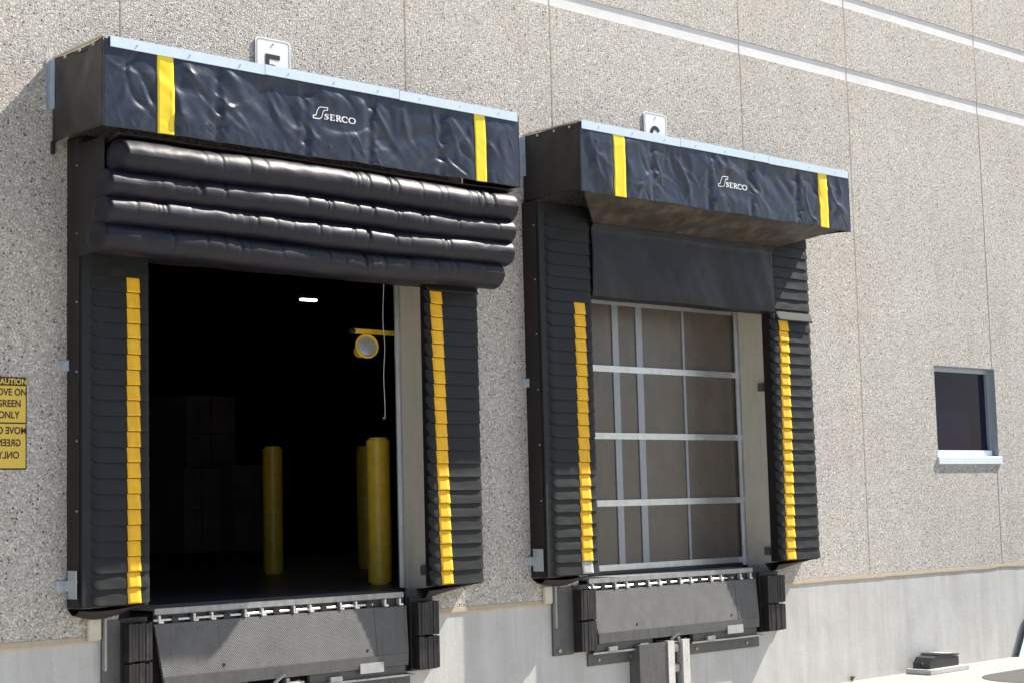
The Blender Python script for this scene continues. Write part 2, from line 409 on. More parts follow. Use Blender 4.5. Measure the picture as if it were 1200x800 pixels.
# ================================================================ HOODS
def hood(x0, x1, zb, zt, title, stripes, logo, panel_mat, seed):
    P = .68
    h = thing('dock_hood', title, 'dock hood', ((x0+x1)/2, 0, zb), 'black vinyl hoods over the truck docks')
    seams = [x0+(x1-x0)*q for q in (.235, .435, .59, .78)]
    rnd = random.Random(int(seed))
    CR = []
    for _ in range(125):
        kind = rnd.random()
        if kind < .22: cx = rnd.choice(seams+[x0+.05, x1-.05])+rnd.gauss(0, .05); ct = rnd.uniform(.05, .98); L = rnd.uniform(.03, .10); wd = rnd.uniform(.006, .012); am = rnd.uniform(.003, .007)
        elif kind < .46: cx = rnd.uniform(x0, x1); ct = rnd.uniform(.84, .97); L = rnd.uniform(.02, .07); wd = rnd.uniform(.004, .009); am = rnd.uniform(.002, .006)
        else: cx = rnd.uniform(x0, x1); ct = rnd.uniform(.1, .8); L = rnd.uniform(.08, .28); wd = rnd.uniform(.018, .05); am = rnd.uniform(.004, .011)
        an = math.radians(rnd.uniform(-75, -30) if rnd.random() < .75 else rnd.uniform(10, 60))
        CR.append((cx, zt-ct*(zt-zb), math.cos(an), math.sin(an), L, wd, am*rnd.choice((1, 1, -1)), rnd.uniform(-2.5, 2.5)))
    def disp(x, t):
        # t: 0 top .. 1 bottom ; tension folds, slumps and seam puckers
        z = zt - t*(zt-zb)
        e = min(1, t*4)*min(1, (x-x0)*6)*min(1, (x1-x)*6)
        q = x*.75 + z*1.0; q2 = x*.55 - z*1.15
        a = 1-abs(noise.noise(Vector((q*4.2, q2*1.3, seed))))*2
        c = 1-abs(noise.noise(Vector((q*1.4+7, q2*5.1, seed+3))))*2
        d = .005*a*max(0, .2+noise.noise(Vector((x*1.3, z*2, seed+9)))*1.6) + .004*c*abs(noise.noise(Vector((x*1.1, z, seed+5))))*2
        d += .024*noise.noise(Vector((x*1.5, z*1.8, seed+1)))
        d += .004*noise.noise(Vector((x*5, z*5, seed+1)))+.0012*noise.noise(Vector((x*17, z*13, seed+2)))
        for cx, cz, ca, sa, L, wd, am, cu_ in CR:
            dx, dz = x-cx, z-cz
            p_ = dx*ca+dz*sa; q_ = -dx*sa+dz*ca + cu_*p_*p_
            if abs(p_) < 2.2*L and abs(q_) < 3*wd: d += am*math.exp(-(p_/L)**2-(q_/wd)**2)
        for s in seams:
            k = math.exp(-((x-s)/.035)**2); d -= .010*k*(1+1.3*noise.noise(Vector((s, z*14, seed))))
            d += .010*math.exp(-((x-s-.05)/.022)**2)*noise.noise(Vector((s*3, z*18, seed)))
        hem = math.exp(-((1-t)/.09)**2); d += hem*.006*noise.noise(Vector((x*15, 0, seed)))
        lg = math.exp(-((x-logo[0]-.17)/.26)**4-((z-logo[1]-.03)/.12)**4)
        st = max(math.exp(-((x-(p_+q_)/2)/.085)**4) for p_, q_ in stripes)
        return d*e*(1-.75*lg)*(1-.65*st)
    def surf(x, t, off=0):
        z = zt - t*(zt-zb) - (.012*noise.noise(Vector((x*1.6, seed, 4)))+.004*noise.noise(Vector((x*7, seed, 4))))*max(0, t-.6)*2.5
        return Vector((x, -P - disp(x, t) - off, z))
    MB().grid(360, 64, lambda a, b: surf(x0+(x1-x0)*a, b)).build('valance', 'vinyl', h, smooth=True, solid=.004, ang=180)
    # side panels
    for X, s in ((x0, -1), (x1, 1)):
        def F(a, b, X=X, s=s):
            z = zt-.005-b*(zt-zb-.005); y = -P*a
            d = .018*noise.noise(Vector((y*3, z*2.5, seed+X)))*math.sin(math.pi*a)*1.5+.006*noise.noise(Vector((y*9, z*7, X)))*min(1, (1-a)*6, a*6+.2)
            return Vector((X + s*d, y-.003, z + (0.015*math.sin(math.pi*a)*b)))
        MB().grid(30, 24, F).build('side_panel', panel_mat, h, smooth=True, solid=.004, ang=180)
        MB().box(X-.006, X+.006, -P-.006, -.006, zt+.0, zt+.012).build('edge_strip', 'wood', h)
        for yy in (-.58, -.40, -.2): MB().cyl((X+s*.012, yy, zt-.03), (X+s*.02, yy, zt-.03), .011, seg=10).build('grommet', 'galv', h)
        MB().box(X+s*.004, X+s*.05, -.006, -.001, zt-.34, zt-.005).box(X+s*.004, X+s*.010, -.04, -.006, zt-.34, zt-.005).build('wall_flange', 'galv', h)
        MB().box(X-.02, X+.004, -.035, -.003, zb-.07, zb+.02, .004).build('wall_foot', 'vinyl_side', h)
    MB().box(x0+.01, x1-.01, -P+.01, -.002, zt-.03, zt-.006).build('top_board', 'vinyl_side', h)
    # metal trim in lengths
    mb = MB(); n = 3
    for k in range(n):
        ts = 5.03 if x0 < 6 else x0+.012; a, b_ = ts+(x1-ts-.018)*k/n, ts+(x1-ts-.018)*(k+1)/n-.002
        dz = [0, .003, -.002][k]
        mb.box(a, b_, -P-.014-.001*k, -P-.005, zt-.058+dz, zt+.012+dz, .001); mb.box(a, b_, -P-.005, -P+.05, zt+.009+dz, zt+.012+dz)
        for j in range(3):
            xx = a+(b_-a)*(j+.5)/3; mb.cyl((xx, -P-.013, zt-.02), (xx, -P-.020, zt-.02), .008, .005, seg=8)
    mb.build('trim_angle', 'galvtrim', h)
    for (a, b_) in stripes:
        MB().grid(6, 64, lambda q, t: surf(a+(b_-a)*q, .095+t*.905, .005)).build('yellow_stripe', 'yellow_t', h, smooth=True, solid=.002, ang=180)
    # white mark and lettering printed on the valance
    lx, lz, lh = logo
    mb = MB()
    def quad(p, q, wa, wb=None):
        p, q = Vector(p), Vector(q); d = (q-p).normalized(); nn = Vector((-d.y, d.x)); wb = wa if wb is None else wb
        vs = [p-d*wa*.3+nn*wa/2, q+d*wb*.3+nn*wb/2, q+d*wb*.3-nn*wb/2, p-d*wa*.3-nn*wa/2]
        mb.bm.faces.new([mb.bm.verts.new((lx+v.x*lh, 0, lz+v.y*lh)) for v in vs])
    emb = [(0, -.003), (.0025, .0145), (.027, .020), (.039, .052), (.052, .075), (.068, .083), (.128, .085), (.125, .066), (.103, .064), (.090, .055), (.076, .0106), (.056, -.0025)]
    for p, q in zip(emb, emb[1:]+emb[:1]): quad(p, q, .0052)
    TK, TN, CH = .0098, .0046, .040
    def curve(cx, cz, rx, rz, a0, a1, n=14):
        for k in range(n):
            a, b_ = math.radians(a0+(a1-a0)*k/n), math.radians(a0+(a1-a0)*(k+1)/n)
            wf_ = lambda t_: TN+(TK-TN)*abs(math.cos(t_))
            quad((cx+rx*math.cos(a), cz+rz*math.sin(a)), (cx+rx*math.cos(b_), cz+rz*math.sin(b_)), wf_(a), wf_(b_))
    u = .100
    quad((u+.030, CH*.93), (u+.030, CH*.72), TN); quad((u+.029, CH*.90), (u+.012, CH*.96), TN); quad((u+.012, CH*.96), (u+.004, CH*.74), TN, TK); quad((u+.005, CH*.72), (u+.030, CH*.34), TK)
    quad((u+.031, CH*.32), (u+.020, CH*.03), TK, TN); quad((u+.020, CH*.03), (u+.003, CH*.08), TN); quad((u+.001, CH*.30), (u+.001, 0), TN)
    u = .146
    quad((u+.008, 0), (u+.008, CH), TK); quad((u, .001), (u+.038, .001), TN); quad((u, CH), (u+.036, CH), TN); quad((u+.008, CH*.52), (u+.026, CH*.52), TN); quad((u+.037, 0), (u+.037, CH*.28), TN); quad((u+.035, CH), (u+.035, CH*.75), TN)
    u = .196
    quad((u+.008, 0), (u+.008, CH), TK); quad((u, .001), (u+.017, .001), TN); quad((u, CH), (u+.022, CH), TN); curve(u+.020, CH*.76, .013, CH*.23, 90, -90); quad((u+.008, CH*.52), (u+.022, CH*.52), TN); quad((u+.020, CH*.5), (u+.040, 0), TK); quad((u+.038, .001), (u+.046, .001), TN)
    curve(.274, CH*.5, .026, CH*.5, 48, 312, 20); quad((.293, CH*.95), (.293, CH*.66), TN)
    curve(.334, CH*.5, .026, CH*.5, 0, 360, 26)
    bmesh.ops.triangulate(mb.bm, faces=mb.bm.faces[:])
    bmesh.ops.subdivide_edges(mb.bm, edges=[e for e in mb.bm.edges if e.calc_length() > .02], cuts=1)
    for v in mb.bm.verts:
        t = (zt-v.co.z)/(zt-zb); v.co.y = surf(v.co.x, t, .006).y
    mb.build('lettering', 'whitetext', h)
    return h
hood(4.985, 8.545, 2.445, 3.018, 'black vinyl hood over the open left dock, above four inflated tubes', [(5.368, 5.488), (8.085, 8.192)], (6.592, 2.722, 1.0), 'vinyl_side', 1.0)
hood(9.216, 12.80, 2.495, 3.062, 'black vinyl hood over the closed glazed right dock door, above a flat head curtain', [(9.585, 9.722), (12.325, 12.455)], (10.885, 2.722, 1.08), 'vinyl_dark', 21.0)

# ================================================================ SIDE PADS
PITCH = .1017
def flap_fn(x0, x1, inner, top, rise_l, rise_r, seed):
    """one hanging pleat: hugs the pad at its top, stands out at its bottom, ends curve back and up"""
    H = PITCH*1.06
    def F(a, b):
        x = x0+(x1-x0)*a
        L = min(1, (x-x0)/.075); R = min(1, (x1-x)/.05)
        cl = math.sqrt(max(0, 1-(1-L)**2)); cr = math.sqrt(max(0, 1-(1-R)**2))
        out = .030 + .014*b
        out *= (rise_l*cl + 1-rise_l)*(rise_r*cr + 1-rise_r)
        z = top - H*b + (1-cl)*.072*b*rise_l + (1-cr)*.03*b*rise_r
        z += .0022*noise.noise(Vector((x*9, seed, b)))
        y = -.168 - out - .003*noise.noise(Vector((x*7, seed*3, b*2)))
        return x, y, z
    return F
def make_pad(px0, px1, side, ztop_str, n_str, n_top, label, stripe, opening, tape=False, drift=0.0, upper_dark=True):
    """side 'l' or 'r' pad; stripe = (xa, xb); pleats counted down from ztop_str"""
    zbot = ztop_str - n_str*PITCH
    x0, x1 = (px0, px1-.10) if side == 'l' else (px0+.105, px1)
    t = thing('side_pad', label, 'dock pad', ((x0+x1)/2, 0, zbot-.1), 'pleated side pads of the truck docks')
    zt = ztop_str + n_top*PITCH
    body = MB()
    # core with a softly bulging outer side
    def side_fn(X, s):
        def F(a, b):
            z = zbot-.02 + (zt-zbot)*b; y = -.168*a
            return Vector((X + s*.006*math.sin(math.pi*a)*(1+.6*noise.noise(Vector((z*1.4, X, 2)))), y-.001, z))
        return F
    body.grid(5, 40, side_fn(x0, -1)); body.grid(5, 40, side_fn(x1, 1))
    body.box(x0+.002, x1-.002, -.166, -.002, zbot-.018, zt)
    body.build('pad_core', 'padside', t, smooth=True)
    MB().box(px0+(.004 if side == 'l' else .012), px1-(.012 if side == 'l' else .004), -.190, -.1665, zbot-.012, zt-.01, .004).build('front_board', 'pleat', t)
    z = zbot+.15
    while z < zt-.2:
        MB().cyl((x0-.004, -.15, z), (x0-.012, -.15, z), .006, seg=8).build('grommet', 'galv', t); z += .45
    x0, x1 = px0, px1
    # sagging hem under the pad
    def hem(a, b):
        x = x0+(x1-x0)*a; prof = (1-a) if side == 'l' else (1-a)*.5+.5*math.sin(math.pi*min(1, a*1.1+.0))
        dep = .085*(.25+.75*math.sin(math.pi*min(1, .18+a*.95))) if side == 'l' else .095*max(.1, 1-a*.95)
        y = -.165+.155*b; z = zbot-.012 - dep*math.sin(math.pi*(.12+.80*b))
        return Vector((x, y, z+.004*noise.noise(Vector((x*8, y*8, 1)))))
    MB().grid(16, 10, hem).build('hem', 'padside', t, smooth=True, solid=.004, ang=180)
    first = {}
    inset_l, inset_r = (.055, .0) if side == 'l' else (.0, .005)
    for k in range(-n_top, n_str):
        top = ztop_str - k*PITCH
        var = random.randrange(4)
        jx = drift*(k+.5)/n_str if k >= 0 else 0
        key = ('s' if k >= 0 else 'u', var)
        rl, rr = (1, .75) if side == 'l' else (.85, .15)
        xx0, xx1 = x0+inset_l, x1-inset_r
        if key not in first:
            F = flap_fn(xx0, xx1, side, 0, rl, rr, var*1.7+(5 if side == 'l' else 11))
            b = MB()
            NX = 40
            def G(a, q, F=F):
                if q <= .8: x, y, z = F(a, q/.8)
                else:
                    x, y, z = F(a, 1); s = (q-.8)/.2; y = y + .011*s ; z -= .0035*math.sin(math.pi*s) - .002*s
                return Vector((x, y, z))
            b.grid(NX, 10, G)
            bmesh.ops.translate(b.bm, verts=b.bm.verts[:], vec=Vector((0, 0, zbot-.1)))
            o = b.build('pleat', 'pleat' if k >= 0 else 'pleat', t, smooth=True, ang=50)
            first[key] = o.data
        else:
            o = bpy.data.objects.new('pleat', first[key]); C.objects.link(o); o.parent = t
        o.location = (0, 0, top-(zbot-.1)); 
        if k >= 0:
            sa, sb = stripe[0]+jx, stripe[1]+jx
            istape = tape and k == n_str-1
            F = flap_fn(xx0, xx1, side, 0, rl, rr, var*1.7+(5 if side == 'l' else 11))
            sj = .002*random.uniform(-1, 1)
            def G(a, q, F=F):
                A = (sa+(sb-sa)*a+sj-xx0)/(xx1-xx0)
                x, y, z = F(A, q*.985+.0); return Vector((x, y-.0025, z+zbot-.1))
            s_ = MB().grid(4, 8, G).build('stripe', 'tape' if istape else 'yellow', t, smooth=True, solid=.0015, ang=60)
            s_.parent = o; s_.location = (0, 0, 0)
            # shift mesh so that it shares the pleat's frame
            if istape: s_.name = 'tape_patch'
    return t
ztL5, ztR5, ztL6, ztR6 = 1.575, 1.665, 1.675, 1.680
make_pad(5.088, 5.590, 'l', ztL5, 21, 9, 'left pad of the open dock, tall black pleats with a yellow stripe', (5.412, 5.508), D5)
make_pad(7.975, 8.500, 'r', ztR5, 22, 8, 'right pad of the open dock, black pleats with wavy yellow stripe beside beige jamb', (8.012, 8.125), D5, drift=.055)
make_pad(9.185, 9.785, 'l', ztL6, 22, 8, 'left pad of the closed dock, its lowest yellow stripe patched with grey tape', (9.565, 9.690), D6, tape=True)
make_pad(12.155, 12.745, 'r', ztR6, 22, 8, 'right pad of the closed dock, upper pleats partly sunlit under the hood end', (12.262, 12.40), D6, drift=-.035)
# plain cover flaps above the striped pleats
for (x0, x1, z, lab) in ((7.955, 8.475, 1.79, 'plain black cover flap atop the striped pleats at the open dock'), (12.205, 12.735, 1.80, 'plain black cover flap atop the striped pleats right of the glazed door')):
    def F(a, b):
        x = x0+(x1-x0)*a; L = min(1, a/.12); c = math.sqrt(max(0, 1-(1-L)**2))
        return Vector((x, -.185-.055*b*(.2+.8*c), z-.135*b+(1-c)*.05*b))
    tag(MB().grid(24, 8, F).build('cover_flap', 'pleat', None, smooth=True, solid=.004, ang=180), lab, 'flap', 'cover flaps on the side pads')
# wall brackets beside the pads
for (x, z, lab) in ((5.088, .985, 'small galvanised bracket halfway up left pad of the open dock'), (5.088, -.44, 'galvanised bracket near the bottom of the open dock\'s left pad'),
                    (9.185, 1.0, 'small galvanised bracket halfway up left pad of the closed dock'), (9.185, -.45, 'galvanised bracket near the bottom of the closed dock\'s left pad')):
    t = thing('pad_bracket', lab, 'bracket', (x-.03, 0, z-.04), 'galvanised brackets holding the pads')
    MB().box(x-.075, x-.001, -.008, -.001, z-.035, z+.035, .002).box(x-.0145, x-.0095, -.05, -.008, z-.035, z+.035).build('plate', 'galv', t)
    MB().cyl((x-.05, -.008, z), (x-.05, -.018, z), .010, seg=6).build('bolt', 'alu', t)
    if z < 0:
        MB().box(x-.018, x-.0145, -.165, -.045, z-.08, z+.10, .001).build('side_plate', 'galv', t)
        MB().cyl((x-.016, -.10, z+.04), (x-.028, -.10, z+.04), .009, seg=6).build('bolt', 'alu', t)

# ================================================================ INFLATED HEAD TUBES (open dock)
t = thing('inflatable_head_cushion', 'four stacked inflated black vinyl tubes hanging beneath the hood of the open dock', 'inflatable seal', (6.8, 0, 1.67))
rows = [(2.385, 2.185), (2.180, 2.010), (2.010, 1.840), (1.840, 1.665)]
TX0, TX1 = 4.965, 8.515
for i, (za, zb) in enumerate(rows):
    cz = (za+zb)/2; R = (za-zb)/2*1.2
    xl = TX0+[.13, .03, .03, .02][i]; xr = TX1-[.0, .012, .02, .10][i]
    creases = [(random.uniform(xl+.2, xr-.2), random.uniform(.2, 1.1), random.uniform(-.8, .8)) for _ in range(24)]
    if i >= 2: creases += [(7.06, 2.6, .1)]
    def F(a, b, i=i, cz=cz, R=R, xl=xl, xr=xr, creases=creases):
        th = 2*math.pi*b
        x = xl+(xr-xl)*a
        e = min(1, (x-xl)/.05); e2 = min(1, (xr-x)/.045)
        cap = math.sqrt(max(0, 1-(1-e)**2))*math.sqrt(max(0, 1-(1-e2)**2))
        rr = R*(.01+.99*cap)
        sag = .010*math.sin(x*2.1+i)+.008*noise.noise(Vector((x*1.3, i*3, 0)))
        m = 1
        for cx, amp, sl in creases:
            dx = x - cx - sl*math.cos(th)*.05; m -= .075*amp*math.exp(-(dx/.014)**2)*max(0, .35+.65*math.sin(th+.3))
        m += .06*noise.noise(Vector((x*2.4, math.cos(th)*.6+i*5, math.sin(th)*.6))) + .03*noise.noise(Vector((x*8, math.cos(th)*2+i*5, math.sin(th)*2)))
        endp = .035*(math.exp(-(x-xl)/.12)+math.exp(-(xr-x)/.10))*noise.noise(Vector((th*5, i, x*9)))
        y = (-.585, -.585, -.575, -.535)[i] - math.cos(th)*(rr*1.22)*(m+endp) + (1-cap)*.03
        z = cz + math.sin(th)*rr*(m+endp) + sag*(1 if i == 3 else .7)
        return Vector((x, y, z))
    b = MB().grid(420, 40, F); bmesh.ops.remove_doubles(b.bm, verts=b.bm.verts[:], dist=.00002)
    b.build('tube', 'tube', t, smooth=True, ang=180)
def F(a, b):
    x = 5.09+(8.50-5.09)*a
    pts_ = [(-.02, 2.42), (-.36, 2.42), (-.40, 2.2), (-.41, 1.8), (-.36, 1.70), (-.02, 1.71)]
    q = b*5; k = min(4, int(q)); s = q-k
    return Vector((x, pts_[k][0]*(1-s)+pts_[k+1][0]*s, pts_[k][1]*(1-s)+pts_[k+1][1]*s + .008*noise.noise(Vector((x*3, b*4, 0)))))
b = MB().grid(60, 25, F)
b.box(5.088, 5.095, -.50, -.02, 1.69, 2.43).box(8.47, 8.48, -.50, -.02, 1.72, 2.42)
b.build('backing_bag', 'vinyl_dark', t, smooth=True, ang=60)
def F(a, b):
    x = 5.10+(8.49-5.10)*a; y = -.655+.645*b
    return Vector((x, y, 2.418-.03*math.sin(math.pi*b)+.010*noise.noise(Vector((x*2, y*5, 3)))))
MB().grid(90, 14, F).build('top_cloth', 'vinyl_dark', t, smooth=True, solid=.004, ang=180)

# ================================================================ HEAD CURTAIN (closed dock)
def FS(a, b):
    xa, xb = 9.24+.53*b, 12.76-.56*b; x = xa+(xb-xa)*a; y = -.665+.42*b; z = 2.525-.175*b
    z += (.022*noise.noise(Vector((x*1.7, y*3, 4)))+.011*noise.noise(Vector((x*7, y*4, 4))))*math.sin(math.pi*min(1, b+.15))
    z -= .012*math.exp(-((x-10.55)/.012)**2)
    return Vector((x, y, z))
def F(a, b):
    x = 9.79+(12.19-9.79)*a
    pts_ = [(-.246, 2.352), (-.235, 2.34), (-.215, 2.31), (-.215, 1.80), (-.20, 1.742), (-.05, 1.735)]
    q = b*5; k = min(4, int(q)); s = q-k
    y = pts_[k][0]*(1-s)+pts_[k+1][0]*s; z = pts_[k][1]*(1-s)+pts_[k+1][1]*s
    z += .012*noise.noise(Vector((x*1.7, 3, 0))) if .15 < b else 0
    y += .022*noise.noise(Vector((x*2+z*1.2, z*1.3, 5)))+.012*noise.noise(Vector((x*6+z*3, z*3, 9)))
    return Vector((x, y, z))
t = thing('head_curtain', 'dusty flat black vinyl head curtain hanging above the glazed door', 'curtain', (11, 0, 1.73))
MB().grid(140, 60, F).build('curtain', 'vinyl_tan', t, smooth=True, solid=.004, ang=50)
MB().grid(160, 24, FS).build('sloping_panel', 'vinyl_under', t, smooth=True, solid=.004, ang=50)
MB().box(9.80, 12.18, -.165, -.02, 1.77, 2.32).build('foam_core', 'padside', t)

# ================================================================ LEVELERS
def leveler(xc, wl, label, restraint, seed):
    xl, xr = xc-wl/2, xc+wl/2
    t = thing('dock_leveler', label, 'dock leveler', (xc, 0, -1.3), 'steel dock levelers under the doors')
    MB().box(xl+.02, xr-.02, .02, 2.4, -.640, -.625).box(xl+.02, xr-.02, -.008, .02, -.665, -.624, .002).build('deck', 'steell', t)
    MB().box(xl+.03, xr-.03, .05, .45, -1.23, -.66).build('pit', 'inner', t)
    # lip: hangs with a slight outward slope, bevelled lower part
    yt, yb, zt_, zb_ = -.035, -.075, -.725, -1.16
    lip = MB().prism([(yt, zt_), (yb, zb_+.085), (yb+.003, zb_), (yb+.02, zb_), (yt+.02, zt_)], 'x', xl, xr-.02)
    # taper the ends inward towards the bottom
    for v in lip.bm.verts:
        k = (zt_-v.co.z)/(zt_-zb_)
        v.co.x += (.055*k if v.co.x < xc else -.02*k)
    lip = lip.build('lip', 'tread', t)
    # smooth bevelled band, and a thin darker plate over the lip's right end
    MB().prism([(yb-.004, zb_+.083), (yb-.003, zb_-.001), (yb-.001, zb_-.001), (yb-.0015, zb_+.083)], 'x', xl+.05, xr-.045).build('bevelled_edge', 'steel', lip)
    yk = lambda z: yt+(yb-yt)*(zt_-z)/(zt_-zb_-.085)
    MB().prism([(yk(zt_-.01)-.003, zt_-.01), (yk(zb_+.085)-.003, zb_+.085), (yk(zb_+.085)-.0005, zb_+.085), (yk(zt_-.01)-.0005, zt_-.01)], 'x', xr-.33, xr-.045).build('darker_end', 'steel', lip)
    for x in (xl+.52, xr-.42):
        z = zb_+.13; MB().cyl((x, yk(z)-.0035, z), (x, yk(z)+.0, z), .011, seg=14).build('hole', 'black', lip)
    # hinge: rod with paired lugs
    MB().cyl((xl+.0, -.022, -.700), (xr-.33, -.022, -.700), .0095, seg=12).build('hinge_rod', 'bright', t)
    x = xl+.03; i = 0
    while x < xr-.05:
        MB().box(x, x+.018, -.042, .0, -.720, -.668, .004).box(x+.015, x+.045, -.036, .002, -.722, -.708, .003).build('hinge_lug', 'bright', t)
        x += (.27, .14)[i % 2]; i += 1
    x = xl+.13; i = 0
    while x < xr-.3:
        MB().box(x, x+.06, -.036, -.002, -.722, -.682, .006).build('lug_base', 'black', t); x += (.14, .27)[i % 2]; i += 1
    MB().box(xl+.01, xr-.02, .0, .012, -.73, -.6655).build('gap_shade', 'black', t)  # black strip standing in for the shade in the gap behind the lugs
    # lower frame under the lip
    for xa, xb in ((xl-.02, xc-.42), (xc+.12, xr+.02)):
        sf = MB().box(xa, xb, -.075, .005, -1.245, -1.232, .002).box(xa, xb, -.014, .005, -1.345, -1.2451).build('sill_frame', 'steel', t)
        MB().box(xa, xb, -.077, -.0752, -1.246, -1.231).build('lit_edge', 'steell', sf)  # pale strip paints the lit upper edge of the frame
        for x in (xa+.12, xb-.18): MB().cyl((x, -.0145, -1.30), (x, -.024, -1.30), .014, seg=6).build('bolt', 'steell', sf)
    for xa, xb in ((xl+.02, xc-.36), (xc+.16, xr-.05)): MB().box(xa, xb, -.05, -.01, -1.2315, -1.165, .003).build('lip_keeper', 'steel', t)
    for x in (xl+.16, xc-.55, xc+.32): MB().box(x, x+.11, -.082, -.045, -1.231, -1.195, .004).build('keeper_block', 'steell', t)
    MB().box(xr-.50, xr-.28, yb-.012, yb-.006, zb_-.035, zb_+.04, .002).build('data_plate', 'tape', t)
    mb = MB()
    for x, hgt in ((xc-.15, .05), (xc-.05, .07), (xc+.04, .05)):
        mb.box(x, x+.035, -.06, .0, -1.24, -1.24+hgt, .004)
    mb.cyl((xc-.12, -.06, -1.215), (xc+.1, -.06, -1.205), .010, seg=8)
    mb.build('latch', 'steell', t)
    if restraint:
        rt = thing('truck_restraint', restraint, 'truck restraint', (xc-.1, 0, GZ), 'vertical truck restraints under the lips')
        MB().box(xc-.60, xc-.25, -.115, -.001+.02, GZ, -1.205, .003).build('cover_plate', 'steel', rt)
        mb = MB(); mb.box(xc-.249, xc-.165, -.125, .018, GZ, -1.195, .003); mb.box(xc-.06, xc+.03, -.125, .018, GZ, -1.195, .003); mb.build('rail', 'bright', rt)
        MB().box(xc-.165, xc-.06, -.05, .015, GZ, -1.20).build('channel', 'dark', rt)
        mb = MB()
        for z in (-1.25, -1.42, -1.60): mb.box(xc-.15, xc-.075, -.10, -.05, z-.05, z+.02, .01)
        mb.cyl((xc-.17, -.09, -1.19), (xc-.10, -.12, -1.13), .012, seg=10)
        mb.build('carriage', 'steell', rt)
    return t
leveler(6.79, 2.17, 'grey checker plate leveler at the open dock with its lip hanging down', 'vertical steel truck restraint under the open dock leveler', 1)
leveler(10.905, 2.18, 'grey checker plate leveler at the closed glazed dock door, lip hanging down', 'vertical steel truck restraint with bright rails under the closed dock', 2)

# ================================================================ BUMPERS and steel plates
def bumper(x0, x1, label, ztop=-.70, plate=None):
    t = thing('dock_bumper', label, 'bumper', ((x0+x1)/2, 0, -1.21), 'worn rubber bumpers beside the levelers')
    for za, zb in ((ztop-.255, ztop), (ztop-.51, ztop-.262)):
        mb = MB(); n = 7
        for k in range(n):
            a = x0+(x1-x0)*k/n; b_ = x0+(x1-x0)*(k+1)/n-.0008
            dy = random.uniform(-.003, .002); mb.box(a, b_, -.108+dy, -.02, za+random.uniform(0, .008), zb-random.uniform(0, .010), .0015)
        mb.build('rubber_block', 'bumper', t)
    MB().box(x0-.012, x1+.012, -.02, .021, ztop-.52, ztop+.03, .002).build('mounting_plate', 'dark', t)
    if plate:
        MB().box(plate[0], x0-.013, -.016, .021, ztop-.47-.06, ztop+.02).build('steel_plate', 'steel', t)
        MB().box(plate[0], plate[0]+.02, -.05, -.0165, ztop-.30, ztop+.04, .003).build('angle_edge', 'steell', t)
        MB().cyl((plate[0]+.06, -.016, ztop-.49), (plate[0]+.06, -.03, ztop-.49), .018, seg=6).build('bolt', 'steell', t)
    return t
bumper(5.475, 5.650, 'worn black rubber bumper left of the open dock leveler', plate=(5.33,))
bumper(7.915, 8.115, 'worn black rubber bumper right of the open dock leveler')
bumper(9.640, 9.815, 'worn black rubber bumper left of the closed dock leveler', plate=(9.40,))
bumper(12.06, 12.31, 'worn black rubber bumper right of the closed dock leveler')
for x, lab in ((5.262, 'pale block on the seam beside the open dock bumper'), (9.335, 'pale block on the seam beside the closed dock bumper')):
    tag(MB().box(x-.035, x+.06, -.03, -.001, -.80, -.66, .006).build('packing_block', 'foam'), lab, 'block', 'pale blocks at the wall seam')

# ================================================================ SIGNS
def number_sign(x0, x1, ztop, digit, label):
    t = thing('number_sign', label, 'sign', ((x0+x1)/2, 0, ztop-.36), 'white dock number signs')
    rad = .03; P = []
    z0 = ztop-.36
    for cx, cz, a0 in ((x1-rad, ztop-rad, 0), (x0+rad, ztop-rad, 90), (x0+rad, z0+rad, 180), (x1-rad, z0+rad, 270)):
        for k in range(6):
            a = math.radians(a0+18*k); P.append((cx+rad*math.cos(a), cz+rad*math.sin(a)))
    MB().prism(P, 'y', -.012, -.006).build('plate', 'white', t)
    def offp(p, d):
        cx, cz = (x0+x1)/2, (z0+ztop)/2
        return (cx+(p[0]-cx)*(1-d/((x1-x0)/2)), cz+(p[1]-cz)*(1-d/.18))
    mb = MB(); n = len(P); A = [offp(p, .010) for p in P]; B = [offp(p, .016) for p in P]
    va = [mb.bm.verts.new((p[0], -.0135, p[1])) for p in A]; vb = [mb.bm.verts.new((p[0], -.0135, p[1])) for p in B]
    for k in range(n): mb.bm.faces.new((va[k], va[(k+1) % n], vb[(k+1) % n], vb[k]))
    mb.build('border', 'steell', t)
    mb = MB(); cx = (x0+x1)/2-.008; zt_ = ztop-.118; W = .036
    def arc(c, rx, rz, a0, a1, n=26):
        ring = []
        for k in range(n+1):
            a = math.radians(a0+(a1-a0)*k/n)
            ring.append([mb.bm.verts.new((cx+c[0]+(rx-q)*math.cos(a), -.0145, zt_+c[1]+(rz-q)*math.sin(a))) for q in (0, W)])
        for p, q in zip(ring, ring[1:]): mb.bm.faces.new((p[0], q[0], q[1], p[1]))
    def bar(ax, az, bx_, bz_):
        mb.bm.faces.new([mb.bm.verts.new((cx+x_, -.0145, zt_+z_)) for x_, z_ in ((ax, az), (bx_, az), (bx_, bz_), (ax, bz_))])
    if digit == '5':
        bar(-.062, 0, .066, -W); bar(-.062, -W, -.062+W, -.105); arc((-.002, -.140), .068, .066, 150, -150)
    else:
        arc((.0, -.066), .066, .066, 20, 180); bar(-.066, -.066, -.066+W, -.14); arc((.0, -.142), .066, .062, 0, 360)
    mb.build('digit', 'black', t)
    mb = MB(); mb.cyl(((x0+x1)/2, -.012, ztop-.04), ((x0+x1)/2, -.018, ztop-.04), .008, seg=10); mb.build('bolt', 'galv', t)
number_sign(6.572, 6.880, 3.458, '5', 'white number 5 sign behind the hood of the open dock')
number_sign(10.702, 11.005, 3.492, '6', 'white number 6 sign behind the hood of the closed dock')

